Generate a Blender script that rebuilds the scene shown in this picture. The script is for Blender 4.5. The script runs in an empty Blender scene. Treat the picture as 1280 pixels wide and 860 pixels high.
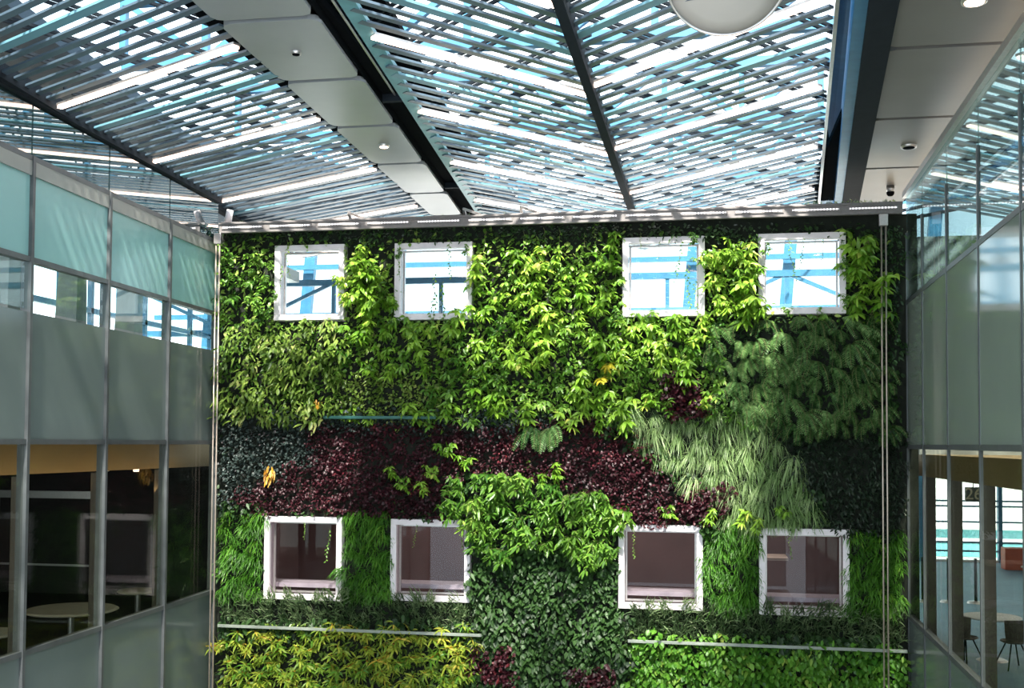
import bpy, math, random
import numpy as np
from math import sin, cos, atan, radians as R_, pi
from mathutils import Vector, Matrix
random.seed(7); RNG = np.random.default_rng(7)
SC = bpy.context.scene; COL = SC.collection

# ------------------------------------------------------------------ camera
FPX = 1345.; PITCH = atan(.036); YAW = atan(235/1345.); ROLL = .0062; SHY = .0562
EYE = Vector((0, 0, 6.0))
FW = Vector((-sin(YAW)*cos(PITCH), cos(YAW)*cos(PITCH), sin(PITCH)))
_r = Vector((cos(YAW), sin(YAW), 0)); _u = _r.cross(FW)
RT = _r*cos(ROLL)+_u*sin(ROLL); UP = _u*cos(ROLL)-_r*sin(ROLL)
cd = bpy.data.cameras.new('camera'); cam = bpy.data.objects.new('camera', cd); COL.objects.link(cam)
m3 = Matrix((RT, UP, -FW)).transposed(); m4 = m3.to_4x4(); m4.translation = EYE; cam.matrix_world = m4
cd.sensor_width = 36; cd.lens = 36*FPX/1280; cd.shift_y = SHY*FPX/1280; cd.clip_start = .1; cd.clip_end = 800
SC.camera = cam
def ray(px, py): return RT*((px-640)/FPX)+UP*((430-py)/FPX+SHY)+FW
def atY(px, py, Y): d = ray(px, py); return EYE+d*(Y/d.y)
def atZ(px, py, Z): d = ray(px, py); return EYE+d*((Z-6)/d.z)

# ------------------------------------------------------------------ view, world, sun
SC.view_settings.view_transform = 'Standard'; SC.view_settings.look = 'None'
SC.view_settings.exposure = 0.0; SC.view_settings.gamma = 1.0
try: SC.view_settings.use_curve_mapping = False
except Exception: pass
SC.cycles.max_bounces = 8; SC.cycles.transparent_max_bounces = 16
SC.cycles.sample_clamp_indirect = 6; SC.cycles.caustics_reflective = False; SC.cycles.caustics_refractive = False
w = bpy.data.worlds.new('sky'); SC.world = w; w.use_nodes = True; nt = w.node_tree; nt.nodes.clear()
out = nt.nodes.new('ShaderNodeOutputWorld'); bg = nt.nodes.new('ShaderNodeBackground')
tc = nt.nodes.new('ShaderNodeTexCoord'); nz = nt.nodes.new('ShaderNodeTexNoise'); rp = nt.nodes.new('ShaderNodeValToRGB')
nz.inputs['Scale'].default_value = 2.2; nz.inputs['Detail'].default_value = 4
rp.color_ramp.elements[0].position = .35; rp.color_ramp.elements[0].color = (.68, .86, 1, 1)
rp.color_ramp.elements[1].position = .60; rp.color_ramp.elements[1].color = (.93, .97, 1, 1)
nt.links.new(tc.outputs['Generated'], nz.inputs['Vector']); nt.links.new(nz.outputs['Fac'], rp.inputs['Fac'])
nt.links.new(rp.outputs['Color'], bg.inputs['Color']); nt.links.new(bg.outputs[0], out.inputs[0])
bg.inputs['Strength'].default_value = 3.3
sd = bpy.data.lights.new('sun', 'SUN'); sd.energy = 19.0; sd.angle = R_(3.0); sd.color = (1, .95, .86)
sun = bpy.data.objects.new('sun', sd); COL.objects.link(sun)
sun.rotation_euler = Vector((-.10, .62, -.78)).to_track_quat('-Z', 'Y').to_euler()

# ------------------------------------------------------------------ materials
def mat(name, col, rough=.5, metal=0., var=.12, scale=6., emit=0., ecol=None, spec=.5, bump=0., coat=0.):
    m = bpy.data.materials.new(name); m.use_nodes = True; t = m.node_tree; b = t.nodes['Principled BSDF']
    n = t.nodes.new('ShaderNodeTexNoise'); n.inputs['Scale'].default_value = scale; n.inputs['Detail'].default_value = 5
    c = t.nodes.new('ShaderNodeTexCoord'); t.links.new(c.outputs['Object'], n.inputs['Vector'])
    r = t.nodes.new('ShaderNodeValToRGB')
    r.color_ramp.elements[0].position = .3; r.color_ramp.elements[1].position = .7
    r.color_ramp.elements[0].color = (*[x*(1-var) for x in col], 1); r.color_ramp.elements[1].color = (*[min(1, x*(1+var)) for x in col], 1)
    t.links.new(n.outputs['Fac'], r.inputs['Fac']); t.links.new(r.outputs['Color'], b.inputs['Base Color'])
    b.inputs['Roughness'].default_value = rough; b.inputs['Metallic'].default_value = metal
    b.inputs['Specular IOR Level'].default_value = spec
    if coat: b.inputs['Coat Weight'].default_value = coat; b.inputs['Coat Roughness'].default_value = .03; b.inputs['Coat IOR'].default_value = 1.9
    if emit: b.inputs['Emission Color'].default_value = (*(ecol or col), 1); b.inputs['Emission Strength'].default_value = emit
    if bump:
        bp = t.nodes.new('ShaderNodeBump'); bp.inputs['Strength'].default_value = bump
        t.links.new(n.outputs['Fac'], bp.inputs['Height']); t.links.new(bp.outputs[0], b.inputs['Normal'])
    return m
def glass(name, tint, refl=1.0, rough=0.0, base=.04):
    m = bpy.data.materials.new(name); m.use_nodes = True; t = m.node_tree; t.nodes.clear()
    o = t.nodes.new('ShaderNodeOutputMaterial'); mx = t.nodes.new('ShaderNodeMixShader')
    tr = t.nodes.new('ShaderNodeBsdfTransparent'); gl = t.nodes.new('ShaderNodeBsdfGlossy')
    tr.inputs['Color'].default_value = (*tint, 1); gl.inputs['Roughness'].default_value = rough
    lw = t.nodes.new('ShaderNodeLayerWeight'); lw.inputs['Blend'].default_value = .5
    ma = t.nodes.new('ShaderNodeMath'); ma.operation = 'POWER'; ma.inputs[1].default_value = 3
    mb = t.nodes.new('ShaderNodeMath'); mb.operation = 'MULTIPLY_ADD'; mb.inputs[1].default_value = refl; mb.inputs[2].default_value = base; mb.use_clamp = True
    t.links.new(lw.outputs['Facing'], ma.inputs[0]); t.links.new(ma.outputs[0], mb.inputs[0])
    t.links.new(mb.outputs[0], mx.inputs[0]); t.links.new(tr.outputs[0], mx.inputs[1]); t.links.new(gl.outputs[0], mx.inputs[2])
    t.links.new(mx.outputs[0], o.inputs[0]); return m
def leafmat(name, c0, c1, c2=None, rough=.42, trans=.25, stripe=None):
    m = bpy.data.materials.new(name); m.use_nodes = True; t = m.node_tree; b = t.nodes['Principled BSDF']; o = t.nodes['Material Output']
    g = t.nodes.new('ShaderNodeNewGeometry'); oi = t.nodes.new('ShaderNodeObjectInfo')
    a = t.nodes.new('ShaderNodeMath'); a.operation = 'MULTIPLY_ADD'; a.inputs[1].default_value = .45
    s = t.nodes.new('ShaderNodeMath'); s.operation = 'MULTIPLY'; s.inputs[1].default_value = .55
    t.links.new(g.outputs['Random Per Island'], s.inputs[0]); t.links.new(oi.outputs['Random'], a.inputs[0]); t.links.new(s.outputs[0], a.inputs[2])
    r = t.nodes.new('ShaderNodeValToRGB'); e = r.color_ramp.elements
    e[0].position = .15; e[0].color = (*c0, 1); e[1].position = .8; e[1].color = (*c1, 1)
    if c2: n = e.new(.95); n.color = (*c2, 1)
    t.links.new(a.outputs[0], r.inputs['Fac']); t.links.new(r.outputs['Color'], b.inputs['Base Color'])
    b.inputs['Roughness'].default_value = rough
    tr = t.nodes.new('ShaderNodeBsdfTranslucent'); t.links.new(r.outputs['Color'], tr.inputs['Color'])
    mx = t.nodes.new('ShaderNodeMixShader'); mx.inputs[0].default_value = trans
    t.links.new(b.outputs[0], mx.inputs[1]); t.links.new(tr.outputs[0], mx.inputs[2]); t.links.new(mx.outputs[0], o.inputs[0])
    return m

M = dict(
    slat=mat('painted_slat', (.07, .108, .145), .35, .0, .1, 2, spec=.6),
    cyan=mat('cyan_slat', (.13, .29, .36), .4, .0, .08, 2),
    beam=mat('dark_steel_beam', (.013, .018, .024), .85, spec=.15),
    black=mat('black_channel', (.006, .007, .008), 1., spec=.02),
    bluesteel=mat('blue_painted_steel', (.05, .19, .32), .4, .2),
    teal=mat('teal_steel_flange', (.13, .33, .37), .45, .1),
    panel=mat('grey_soffit_panel', (.30, .315, .325), .35, .1, .05, 2),
    panelr=mat('beige_soffit_panel', (.185, .175, .165), .4, .05, .05, 2),
    mull=mat('grey_mullion', (.10, .11, .115), .4, .2),
    rail=mat('anodised_rail', (.22, .205, .20), .4, .3, .1, 20),
    alu=mat('brushed_aluminium', (.55, .53, .52), .3, .8, .08, 20),
    brass=mat('warm_metal_rod', (.62, .52, .44), .3, .7, .08, 20),
    white=mat('white_window_frame', (.84, .78, .81), .4, 0, .08, 5),
    felt=mat('black_growing_felt', (.012, .016, .010), .95, 0, .4, 8),
    frost=mat('frosted_teal_glass', (.25, .47, .46), .25, 0, .03, 1, spec=.4),
    frostr=mat('frosted_sage_glass', (.23, .28, .235), .08, 0, .05, 1, spec=.7),
    frostg=mat('frosted_grey_glass', (.145, .18, .172), .14, 0, .05, 1, spec=.4),
    band=mat('beige_head_band', (.25, .265, .245), .3, 0, .05, 3),
    tan=mat('tan_bulkhead', (.36, .25, .13), .6, 0, .1, 1),
    column=mat('brown_column', (.13, .10, .07), .5, 0, .1, 2),
    greycol=mat('grey_concrete_column', (.30, .33, .33), .6),
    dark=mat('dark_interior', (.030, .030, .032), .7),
    brownroom=mat('plum_room_wall', (.20, .13, .12), .6, 0, .15, 1),
    desk=mat('pale_desk_top', (.70, .62, .50), .35),
    floor=mat('grey_floor', (.22, .23, .24), .25, 0, .1, .5),
    bluefloor=mat('blue_carpet', (.12, .26, .36), .5, 0, .15, 1),
    concrete=mat('apron_concrete', (.62, .62, .60), .8, 0, .08, .05),
    deck=mat('roof_deck', (.02, .045, .07), .8),
    lamp=mat('warm_white_tube', (1, .86, .78), .4, emit=5.5, ecol=(1, .70, .56)),
    led=mat('led_strip', (1, .95, .98), .4, emit=1.6, ecol=(1, .93, .95)),
    down=mat('downlight_glow', (1, .7, .5), .4, emit=14., ecol=(1, .62, .42)),
    dish=mat('warm_grey_dish', (.56, .52, .47), .35, 0, .03, 2),
    seat=mat('black_leather_seat', (.03, .03, .035), .35),
    red=mat('terracotta_counter', (.45, .10, .05), .5),
    stem=mat('plant_stem', (.20, .22, .08), .6),
    vein=mat('orange_stalk', (.75, .22, .03), .5),
    gutter=mat('pale_gutter', (.30, .34, .29), .5, .1),
    ggutter=mat('green_gutter', (.03, .12, .10), .4, .2),
    sign=mat('dark_sign', (.03, .04, .03), .5), signtx=mat('sign_number', (.32, .30, .20), .5),
    whitepaint=mat('white_paint', (.8, .8, .8), .5), terminal=mat('teal_cladding', (.16, .45, .50), .4),
    sillm=mat('pale_stone_sill', (.75, .72, .75), .3),
    g_clear=glass('clear_glass', (.85, .94, .93), .35, 0, .03),
    g_dim=glass('dim_blue_green_glass', (.74, .76, .71), .16, 0, .015),
    g_topr=glass('grey_reflective_glass', (.62, .74, .74), .5, 0, .10),
    g_winlow=glass('lower_window_glass', (.80, .78, .80), .3, 0, .02),
    g_top=glass('teal_reflective_glass', (.35, .55, .56), 1.8, 0, .22),
    g_win=glass('window_glass', (.88, .93, .93), .5, 0, .05),
    g_blue=glass('blue_fin_glass', (.45, .75, .95), 1.2, .03, .2),
)
t_ = M['led'].node_tree; b_ = t_.nodes['Principled BSDF']; tc_ = t_.nodes.new('ShaderNodeTexCoord'); sx_ = t_.nodes.new('ShaderNodeSeparateXYZ')
m1_ = t_.nodes.new('ShaderNodeMath'); m1_.operation = 'PINGPONG'; m1_.inputs[1].default_value = .026     # row of separate diodes
m2_ = t_.nodes.new('ShaderNodeMath'); m2_.operation = 'GREATER_THAN'; m2_.inputs[1].default_value = .012
m3_ = t_.nodes.new('ShaderNodeMath'); m3_.operation = 'MULTIPLY'; m3_.inputs[1].default_value = 1.5
t_.links.new(tc_.outputs['Object'], sx_.inputs[0]); t_.links.new(sx_.outputs['X'], m1_.inputs[0]); t_.links.new(m1_.outputs[0], m2_.inputs[0])
t_.links.new(m2_.outputs[0], m3_.inputs[0]); t_.links.new(m3_.outputs[0], b_.inputs['Emission Strength'])
# ------------------------------------------------------------------ mesh builder
class MB:
    def __init__(s): s.v = []; s.f = []
    def quadbox(s, c):           # 8 corners: bottom 4 ccw, top 4 ccw
        n = len(s.v); s.v += [tuple(p) for p in c]
        s.f += [(n, n+3, n+2, n+1), (n+4, n+5, n+6, n+7)]+[(n+i, n+(i+1) % 4, n+4+(i+1) % 4, n+4+i) for i in range(4)]
        return s
    def box(s, x0, x1, y0, y1, z0, z1):
        x0, x1 = sorted((x0, x1)); y0, y1 = sorted((y0, y1)); z0, z1 = sorted((z0, z1))
        return s.quadbox([(x0, y0, z0), (x1, y0, z0), (x1, y1, z0), (x0, y1, z0), (x0, y0, z1), (x1, y0, z1), (x1, y1, z1), (x0, y1, z1)])
    def bar(s, a, b, wd, h, up=(0, 0, 1)):
        a = Vector(a); b = Vector(b); d = (b-a).normalized(); u = Vector(up)
        if abs(d.dot(u)) > .98: u = Vector((0, 1, 0))
        sd = d.cross(u).normalized()*wd/2; u = sd.cross(d).normalized()*h/2
        return s.quadbox([a-sd-u, a+sd-u, b+sd-u, b-sd-u, a-sd+u, a+sd+u, b+sd+u, b-sd+u])
    def tube(s, a, b, r0, r1=None, n=10):
        r1 = r0 if r1 is None else r1; a = Vector(a); b = Vector(b); d = (b-a).normalized()
        u = Vector((0, 0, 1)) if abs(d.z) < .9 else Vector((1, 0, 0)); x = d.cross(u).normalized(); y = d.cross(x)
        k = len(s.v)
        for p, r in ((a, r0), (b, r1)):
            for i in range(n): t = 2*pi*i/n; s.v.append(tuple(p+x*cos(t)*r+y*sin(t)*r))
        s.f += [(k+i, k+(i+1) % n, k+n+(i+1) % n, k+n+i) for i in range(n)]
        s.f += [tuple(k+n-1-i for i in range(n)), tuple(k+n+i for i in range(n))]; return s
    def lathe(s, c, prof, n=32, axis=None):
        c = Vector(c); q = Vector((0, 0, 1)).rotation_difference(Vector(axis or (0, 0, 1))); k = len(s.v)
        for r, z in prof:
            for i in range(n): t = 2*pi*i/n; s.v.append(tuple(c+q @ Vector((r*cos(t), r*sin(t), z))))
        for j in range(len(prof)-1):
            for i in range(n): s.f.append((k+j*n+i, k+j*n+(i+1) % n, k+(j+1)*n+(i+1) % n, k+(j+1)*n+i))
        return s
    def build(s, name, m, parent=None, bevel=0, smooth=False):
        me = bpy.data.meshes.new(name); me.from_pydata(s.v, [], s.f); me.materials.append(m); me.update()
        o = bpy.data.objects.new(name, me); COL.objects.link(o)
        if smooth:
            for p in me.polygons: p.use_smooth = True
        if bevel:
            b = o.modifiers.new('b', 'BEVEL'); b.width = bevel; b.segments = 2; b.limit_method = 'ANGLE'
        if parent:
            o.parent = parent
            o.matrix_parent_inverse = Matrix.Translation(-parent.location) if not parent.parent else Matrix.Identity(4)
        return o
def tag(o, label=None, cat=None, group=None, kind=None):
    for k, v in (('label', label), ('category', cat), ('group', group), ('kind', kind)):
        if v: o[k] = v
    return o
def thing(name, loc, label, cat, group=None, kind=None):
    o = bpy.data.objects.new(name, None); COL.objects.link(o); o.location = loc; o.empty_display_size = .2
    return tag(o, label, cat, group, kind)
def struct(name): return thing(name, (0, 0, 0), None, None, None, 'structure')

# ------------------------------------------------------------------ setting
WY = 19.0                                   # plane of the planted wall
def LX(y): return -8.98-.034*(y-19)
def RX(y): return 3.44+.030*(y-19)
tag(MB().box(-9.2, 3.6, -8, 19.4, -.2, 0).build('floor', M['floor']), kind='structure')
tag(MB().box(-160, 260, 20, 400, -.3, -.02).build('ground', M['concrete']), kind='structure')

# windows of the planted wall: outer px rectangle, inner px rectangle
WIN = [((343, 306, 430, 400), (352.5, 316, 424.5, 391)), ((493, 303, 590, 399.5), (506, 313.5, 584, 390)),
       ((778, 296, 881, 395.5), (787.5, 306, 871, 386)), ((948, 291, 1057.5, 392.5), (959.5, 301, 1047.5, 383)),
       ((330, 646, 427, 750), (345, 655.5, 419, 736)), ((488, 649.5, 587.5, 752), (503, 659.5, 580, 739)),
       ((773, 656.5, 878.5, 762), (787, 666, 867.5, 750)), ((949, 661, 1062, 770), (960, 671.5, 1049, 758))]
HOLE = []
for (o_, i_) in WIN:
    a = atY(o_[0], (o_[1]+o_[3])/2, 18.85); b = atY(o_[2], (o_[1]+o_[3])/2, 18.85); cx = (o_[0]+o_[2])/2
    HOLE.append((a.x, b.x, atY(cx, o_[3], 18.85).z, atY(cx, o_[1], 18.85).z))
wb = MB(); xs = [-8.98]+sorted({round(v, 3) for h in HOLE for v in h[:2]})+[3.62]
zs = [0]+sorted({round(v, 3) for h in HOLE for v in h[2:]})+[9.93]
def inhole(x, z): return any(h[0]-.01 < x < h[1]+.01 and h[2]-.01 < z < h[3]+.01 for h in HOLE)
for i in range(len(xs)-1):
    for j in range(len(zs)-1):
        if xs[i+1]-xs[i] > .002 and zs[j+1]-zs[j] > .002 and not inhole((xs[i]+xs[i+1])/2, (zs[j]+zs[j+1])/2):
            wb.box(xs[i], xs[i+1], 19.0, 19.3, zs[j], zs[j+1])
wb.build('wall_back', M['felt']); tag(bpy.data.objects['wall_back'], kind='structure')
for k, (x0, x1, z0, z1) in enumerate(HOLE):
    e = struct('window_%d' % (k+1)); t = .105
    f = MB()
    f.box(x0, x1, 18.84, 18.93, z1-t, z1).box(x0, x1, 18.84, 18.93, z0, z0+t).box(x0, x0+t, 18.84, 18.93, z0+t, z1-t).box(x1-t, x1, 18.84, 18.93, z0+t, z1-t)
    f.build('window_frame', M['white'], e, .006)
    g = MB(); s_ = .04                        # deep reveal
    g.box(x0, x1, 18.93, 19.34, z1-s_, z1).box(x0, x1, 18.93, 19.34, z0, z0+s_).box(x0, x0+s_, 18.93, 19.34, z0+s_, z1-s_).box(x1-s_, x1, 18.93, 19.34, z0+s_, z1-s_)
    g.build('window_reveal', M['white'], e)
    c = t+.0; h = MB(); t2 = t+.035
    h.box(x0+c, x1-c, 19.05, 19.10, z1-t2, z1-c).box(x0+c, x1-c, 19.05, 19.10, z0+c, z0+t2).box(x0+c, x0+t2, 19.05, 19.10, z0+t2, z1-t2).box(x1-t2, x1-c, 19.05, 19.10, z0+t2, z1-t2)
    h.build('window_sash', M['alu'], e)
    MB().box(x0+.04, x1-.04, 19.07, 19.08, z0+.04, z1-.04).build('window_glass', M['g_win' if k < 4 else 'g_winlow'], e)

# ---- left glass wall --------------------------------------------------
def wallbox(mb, X, y0, y1, z0, z1, o0, o1):   # box following a side wall; o0..o1 = offsets across it
    return mb.quadbox([(X(y0)+o0, y0, z0), (X(y0)+o1, y0, z0), (X(y1)+o1, y1, z0), (X(y1)+o0, y1, z0),
                       (X(y0)+o0, y0, z1), (X(y0)+o1, y0, z1), (X(y1)+o1, y1, z1), (X(y1)+o0, y1, z1)])
def side_wall(name, X, ys, sgn, levels, head, pr=.05, hw=.03):
    e = struct(name); D = -sgn                  # D: away from the atrium
    for a, b in zip(ys[:-1], ys[1:]):
        for z0, z1, m, nm in levels:
            th = .03 if nm != 'frosted_pane' else .05
            wallbox(MB(), X, a+.02, b-.02, z0+.02, z1-.02, *sorted((0.0, D*th))).build(nm, M[m], e)
    for y in ys:
        z1 = head; mb = MB(); wallbox(mb, X, y-hw, y+hw, 0, z1, *sorted((sgn*pr, D*(.10 if sgn > 0 else .03)))); mb.build('mullion', M['mull'], e)
    for z in sorted({l[0] for l in levels}):
        if z > .5 and z != 7.72: wallbox(MB(), X, ys[0], ys[-1], z-.035, z+.035, *sorted((sgn*pr*.7, D*.08))).build('rail', M['mull'], e)
    return e
YL = [4.75, 6.8, 8.85, 10.85, 12.9, 14.92, 16.95, 18.98]
el = side_wall('wall_left', LX, YL, 1, [(0, 3.2, 'frostg', 'frosted_pane'), (3.2, 5.98, 'g_dim', 'clear_pane'),
     (5.98, 7.72, 'frostg', 'frosted_pane'), (7.72, 8.40, 'g_clear', 'clear_pane'), (8.40, 9.55, 'frost', 'frosted_pane'), (9.75, 10.55, 'g_top', 'upper_pane')], 9.78)
wallbox(MB(), LX, YL[0], YL[-1], 9.52, 9.74, -.12, .03).build('head_band', M['band'], el)
wallbox(MB(), LX, YL[0], YL[-1], 10.5, 10.62, -.05, .07).build('head_channel', M['beam'], el)
# slabs and rooms behind the left glass
s = MB().box(-22, -9.75, 2, 24, 5.5, 5.97); tag(s.build('ceiling_left', M['tan']), kind='structure')
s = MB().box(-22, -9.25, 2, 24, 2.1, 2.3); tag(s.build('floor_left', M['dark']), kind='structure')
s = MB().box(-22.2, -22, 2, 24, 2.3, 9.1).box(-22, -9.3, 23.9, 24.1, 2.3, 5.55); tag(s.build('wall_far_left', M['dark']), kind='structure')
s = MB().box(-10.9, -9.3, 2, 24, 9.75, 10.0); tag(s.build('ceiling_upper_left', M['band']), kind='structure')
s = MB().box(-22.3, -9.0, 19.35, 19.5, 6.0, 7.7); tag(s.build('wall_parapet_left', M['greycol']), kind='structure')

# ---- right glass wall --------------------------------------------------
YR = [5.75, 7.7, 9.65, 11.6, 13.55, 15.5, 17.45, 18.98]
er = side_wall('wall_right', RX, YR, -1, [(0, 3.15, 'frostg', 'frosted_pane'), (3.15, 5.98, 'g_dim', 'clear_pane'),
     (5.98, 8.42, 'frostr', 'frosted_pane'), (8.42, 10.2, 'g_topr', 'upper_pane')], 9.6, .012, .022)
wallbox(MB(), RX, YR[0], YR[-1], 10.19, 10.29, -.06, .08).build('top_rail', M['alu'], er)
s = MB().box(3.75, 26, 2, 36.6, 5.48, 5.85); tag(s.build('ceiling_right', M['tan']), kind='structure')
s = MB().box(3.72, 26, 2, 36.6, 2.1, 2.3); tag(s.build('floor_right', M['bluefloor']), kind='structure')
s = MB().box(26, 26.2, 2, 36.6, 2.3, 10.2); tag(s.build('wall_far_right', M['brownroom']), kind='structure')
s = MB().box(9.3, 9.5, 2, 24, 5.85, 10.9).box(3.7, 9.3, 19.35, 19.5, 5.85, 9.6); tag(s.build('wall_upper_right', M['greycol']), kind='structure')
s = MB().box(-9.2, 3.6, -9.2, -9.0, 0, 6.0); tag(s.build('wall_rear_unseen', M['greycol']), kind='structure')  # unseen wall behind the camera, added so the lower windows reflect dark

# ---- room behind the planted wall (lower windows) ------------------------
rb = struct('wall_room'); b = MB()
b.box(-9.0, 3.4, 23.4, 23.6, 2.3, 5.6); b.box(-9.2, -9.0, 19.35, 23.6, 2.3, 5.6); b.box(3.4, 3.6, 19.35, 23.6, 2.3, 5.6)
b.build('room_wall', M['brownroom'], rb)
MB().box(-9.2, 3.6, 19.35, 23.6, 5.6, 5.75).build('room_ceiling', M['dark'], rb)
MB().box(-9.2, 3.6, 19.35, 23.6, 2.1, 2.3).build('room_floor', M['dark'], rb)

# ------------------------------------------------------------------ roof
RZ = 10.6
def LA(y): return -8.62-.085*(y-12)           # lines in plan at the roof plane
def LB(y): return -5.2-.012*(y-10)
def RG(y): return RX(y)+.32
def PR(y): return -4.08-.063*(y-11)
def BR_(y): return -3.62-.067*(y-10.5)
def BC(y): return -1.43+.012*(y-11)
def R1(y): return 1.35+.086*(y-11.4)
def R2(y): return 1.55+.098*(y-11.4)
def R3(y): return 1.93+.082*(y-11.5)
def R4(y): return 2.00+.088*(y-11.5)
Y0, Y1 = 1.0, 24.5
def section(name, A, B, slope, label, strip_y, per=9, gap=.232):
    """slats between plan lines A (left) and B (right); slope = dY/dX of a slat"""
    e = thing(name, (0, 0, 0), label, 'ceiling'); e.location = ((A(12)+B(12))/2, 12, RZ)
    sl = MB(); cy = MB(); strips = []
    pitch = gap*math.sqrt(1+slope*slope); n = 0; base = strip_y
    y = base-pitch*200
    def hit(F_, ya, xa):                         # where the slat line meets F_
        yy = ya
        for _ in range(12): yy = ya+slope*(F_(yy)-xa)
        return Vector((F_(yy), yy, RZ))
    for k in range(-200, 200):
        ya = base+k*pitch; a = Vector((A(ya), ya, RZ)); b = hit(B, ya, a.x)
        if min(a.y, b.y) < Y0 or max(a.y, b.y) > Y1+1: continue
        dz = Vector((0, 0, random.uniform(-.012, .012)))
        if k % per == 0: strips.append((a, b))
        elif (k % per) == 4: cy.bar(a+dz, b+dz, .13, .03)
        else: sl.bar(a+dz, b+dz, .088+random.uniform(-.006, .012), .028)
    sl.build('slats', M['slat'], e); cy.build('wide_slats', M['cyan'], e)
    # second, coarser layer of paired glazing bars crossing above
    up = MB(); 
    s2 = -1/slope; p2 = .80*math.sqrt(1+s2*s2)
    def hit2(F_, ya, xa, z):
        yy = ya
        for _ in range(40): yy = yy*.5+.5*(ya+s2*(F_(yy)-xa))
        return Vector((F_(yy), yy, z))
    for k in range(-60, 60):
        for o in (0, .11):
            ya = 12+k*p2+o*math.sqrt(1+s2*s2); a = Vector((A(ya)-.1, ya, RZ+.38)); b = hit2(lambda q: B(q)+.1, ya, a.x, RZ+.38)
            if min(a.y, b.y) < Y0 or max(a.y, b.y) > Y1+2: continue
            up.bar(a, b, .03, .04)
    up.build('cross_bars', M['beam'], e)
    return e, strips
secs = []
secs.append(section('slatted_ceiling', LA, LB, -.52, 'left slatted ceiling bay between the left glass wall and the grey soffit panels', 16.3, 11, .236))
secs.append(section('slatted_ceiling', BR_, BC, 1.1, 'middle slatted ceiling bay between the black channel and the thin dark beam', 14.2, 8, .228))
secs.append(section('slatted_ceiling', BC, R1, -.88, 'right slatted ceiling bay between the thin dark beam and the blue glass fin', 16.62, 9, .25))
secs.append(section('slatted_ceiling', RG, lambda y: 8.9, .88, 'slatted ceiling bay beyond the right glass wall, seen through its upper panes', 16.0))
bayn = ('left', 'middle', 'right', 'outer right')
for bi, (e, strips) in enumerate(secs):
    k = 0
    strips = [s_ for s_ in strips if max(s_[0].y, s_[1].y) > 9]
    for i, (a, b) in enumerate(strips):
        d = (b-a); L = d.length; off = Vector((0, 0, -.03))
        aa = a+d*.02+off; bb = b-d*.02+off
        pos = ('nearest to the planted wall', 'second', 'third', 'fourth', 'fifth', 'sixth', 'seventh')[min(6, len(strips)-1-i)]
        t = thing('strip_light', (a+b)/2, 'warm white strip light in the %s slatted bay, %s%s' % (bayn[bi], pos, '' if pos.startswith('near') else ' out from the planted wall'), 'light', 'strip lights along the ceiling slats')
        MB().bar(aa+Vector((0, 0, .035)), bb+Vector((0, 0, .035)), .10, .03).build('light_housing', M['alu'], t)
        q = .40 if (bi == 0 and i == len(strips)-99) else 1.0
        MB().bar(aa, aa+(bb-aa)*q, .07, .03).build('light_tube', M['lamp'], t)
def ybar(name, F_, z0, z1, w0, w1, m, label, cat, y0=Y0, y1=Y1, group=None, bevel=0):
    mb = MB().quadbox([(F_(y0)+w0, y0, z0), (F_(y0)+w1, y0, z0), (F_(y1)+w1, y1, z0), (F_(y1)+w0, y1, z0),
                       (F_(y0)+w0, y0, z1), (F_(y0)+w1, y0, z1), (F_(y1)+w1, y1, z1), (F_(y1)+w0, y1, z1)])
    return tag(mb.build(name, M[m], None, bevel), label, cat, group)
ybar('roof_beam', LA, 10.52, 10.72, -.12, .04, 'beam', 'slim dark edge beam along the head of the left glass wall', 'beam')
ybar('roof_beam', BC, 10.48, 10.70, -.05, .07, 'beam', 'slim dark roof beam between the middle and right slatted bays', 'beam')
ch = thing('roof_channel', (-4.1, 12, 10.7), 'deep black open channel beside the grey ceiling panels', 'beam')
o = ybar('channel_back', PR, 11.0, 11.08, 0, .60, 'black', None, None); o.parent = ch; o.matrix_parent_inverse = Matrix.Translation(-ch.location)
o = ybar('channel_side', PR, 10.62, 11.0, .0, .02, 'black', None, None); o.parent = ch; o.matrix_parent_inverse = Matrix.Translation(-ch.location)
rib = MB()
for i in range(118):
    y = Y0+.2*i; rib.box(PR(y)+.03, BR_(y)-.12, y, y+.07, 10.88, 10.98)
rib.bar((PR(Y0)+.15, Y0, 10.99), (PR(24)+.15, 24, 10.99), .05, .03).build('channel_ribs', M['beam'], ch)
cr = MB()
for y in (8.9, 13.95, 18.9): cr.box(PR(y)+.02, BR_(y)-.0, y-.04, y+.04, 10.62, 10.72)
cr.build('channel_cross_bar', M['beam'], ch)
o = MB().bar((PR(Y0)+.26, Y0, 10.7), (PR(13.95)+.20, 13.95, 10.7), .02, .02).build('channel_cable', M['alu'], ch)
ybar('roof_flange', BR_, 10.60, 10.66, -.10, .08, 'teal', 'pale teal steel flange along the right edge of the black channel', 'beam')
# right side: fin of blue glass, blue beam, dark channel
fin = thing('glass_fin', (R1(12), 12, 10.3), 'blue reflective glass fin hanging along the right slatted bay', 'glass')
y0_, y1_ = Y0, Y1
mb = MB().quadbox([(R1(y0_)+.03, y0_, 10.45), (R1(y0_)+.05, y0_, 10.45), (R1(y1_)+.05, y1_, 10.45), (R1(y1_)+.03, y1_, 10.45),
                   (R1(y0_)+.20, y0_, 11.2), (R1(y0_)+.22, y0_, 11.2), (R1(y1_)+.22, y1_, 11.2), (R1(y1_)+.20, y1_, 11.2)])
mb.build('fin_glass', M['g_blue'], fin)
o = ybar('fin_edge', R1, 10.42, 10.47, .02, .06, 'alu', None, None); o.parent = fin; o.matrix_parent_inverse = Matrix.Translation(-fin.location)
ybar('roof_beam', R2, 10.56, 10.95, .02, .16, 'bluesteel', 'blue painted roof beam beside the glass fin', 'beam')
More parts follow.
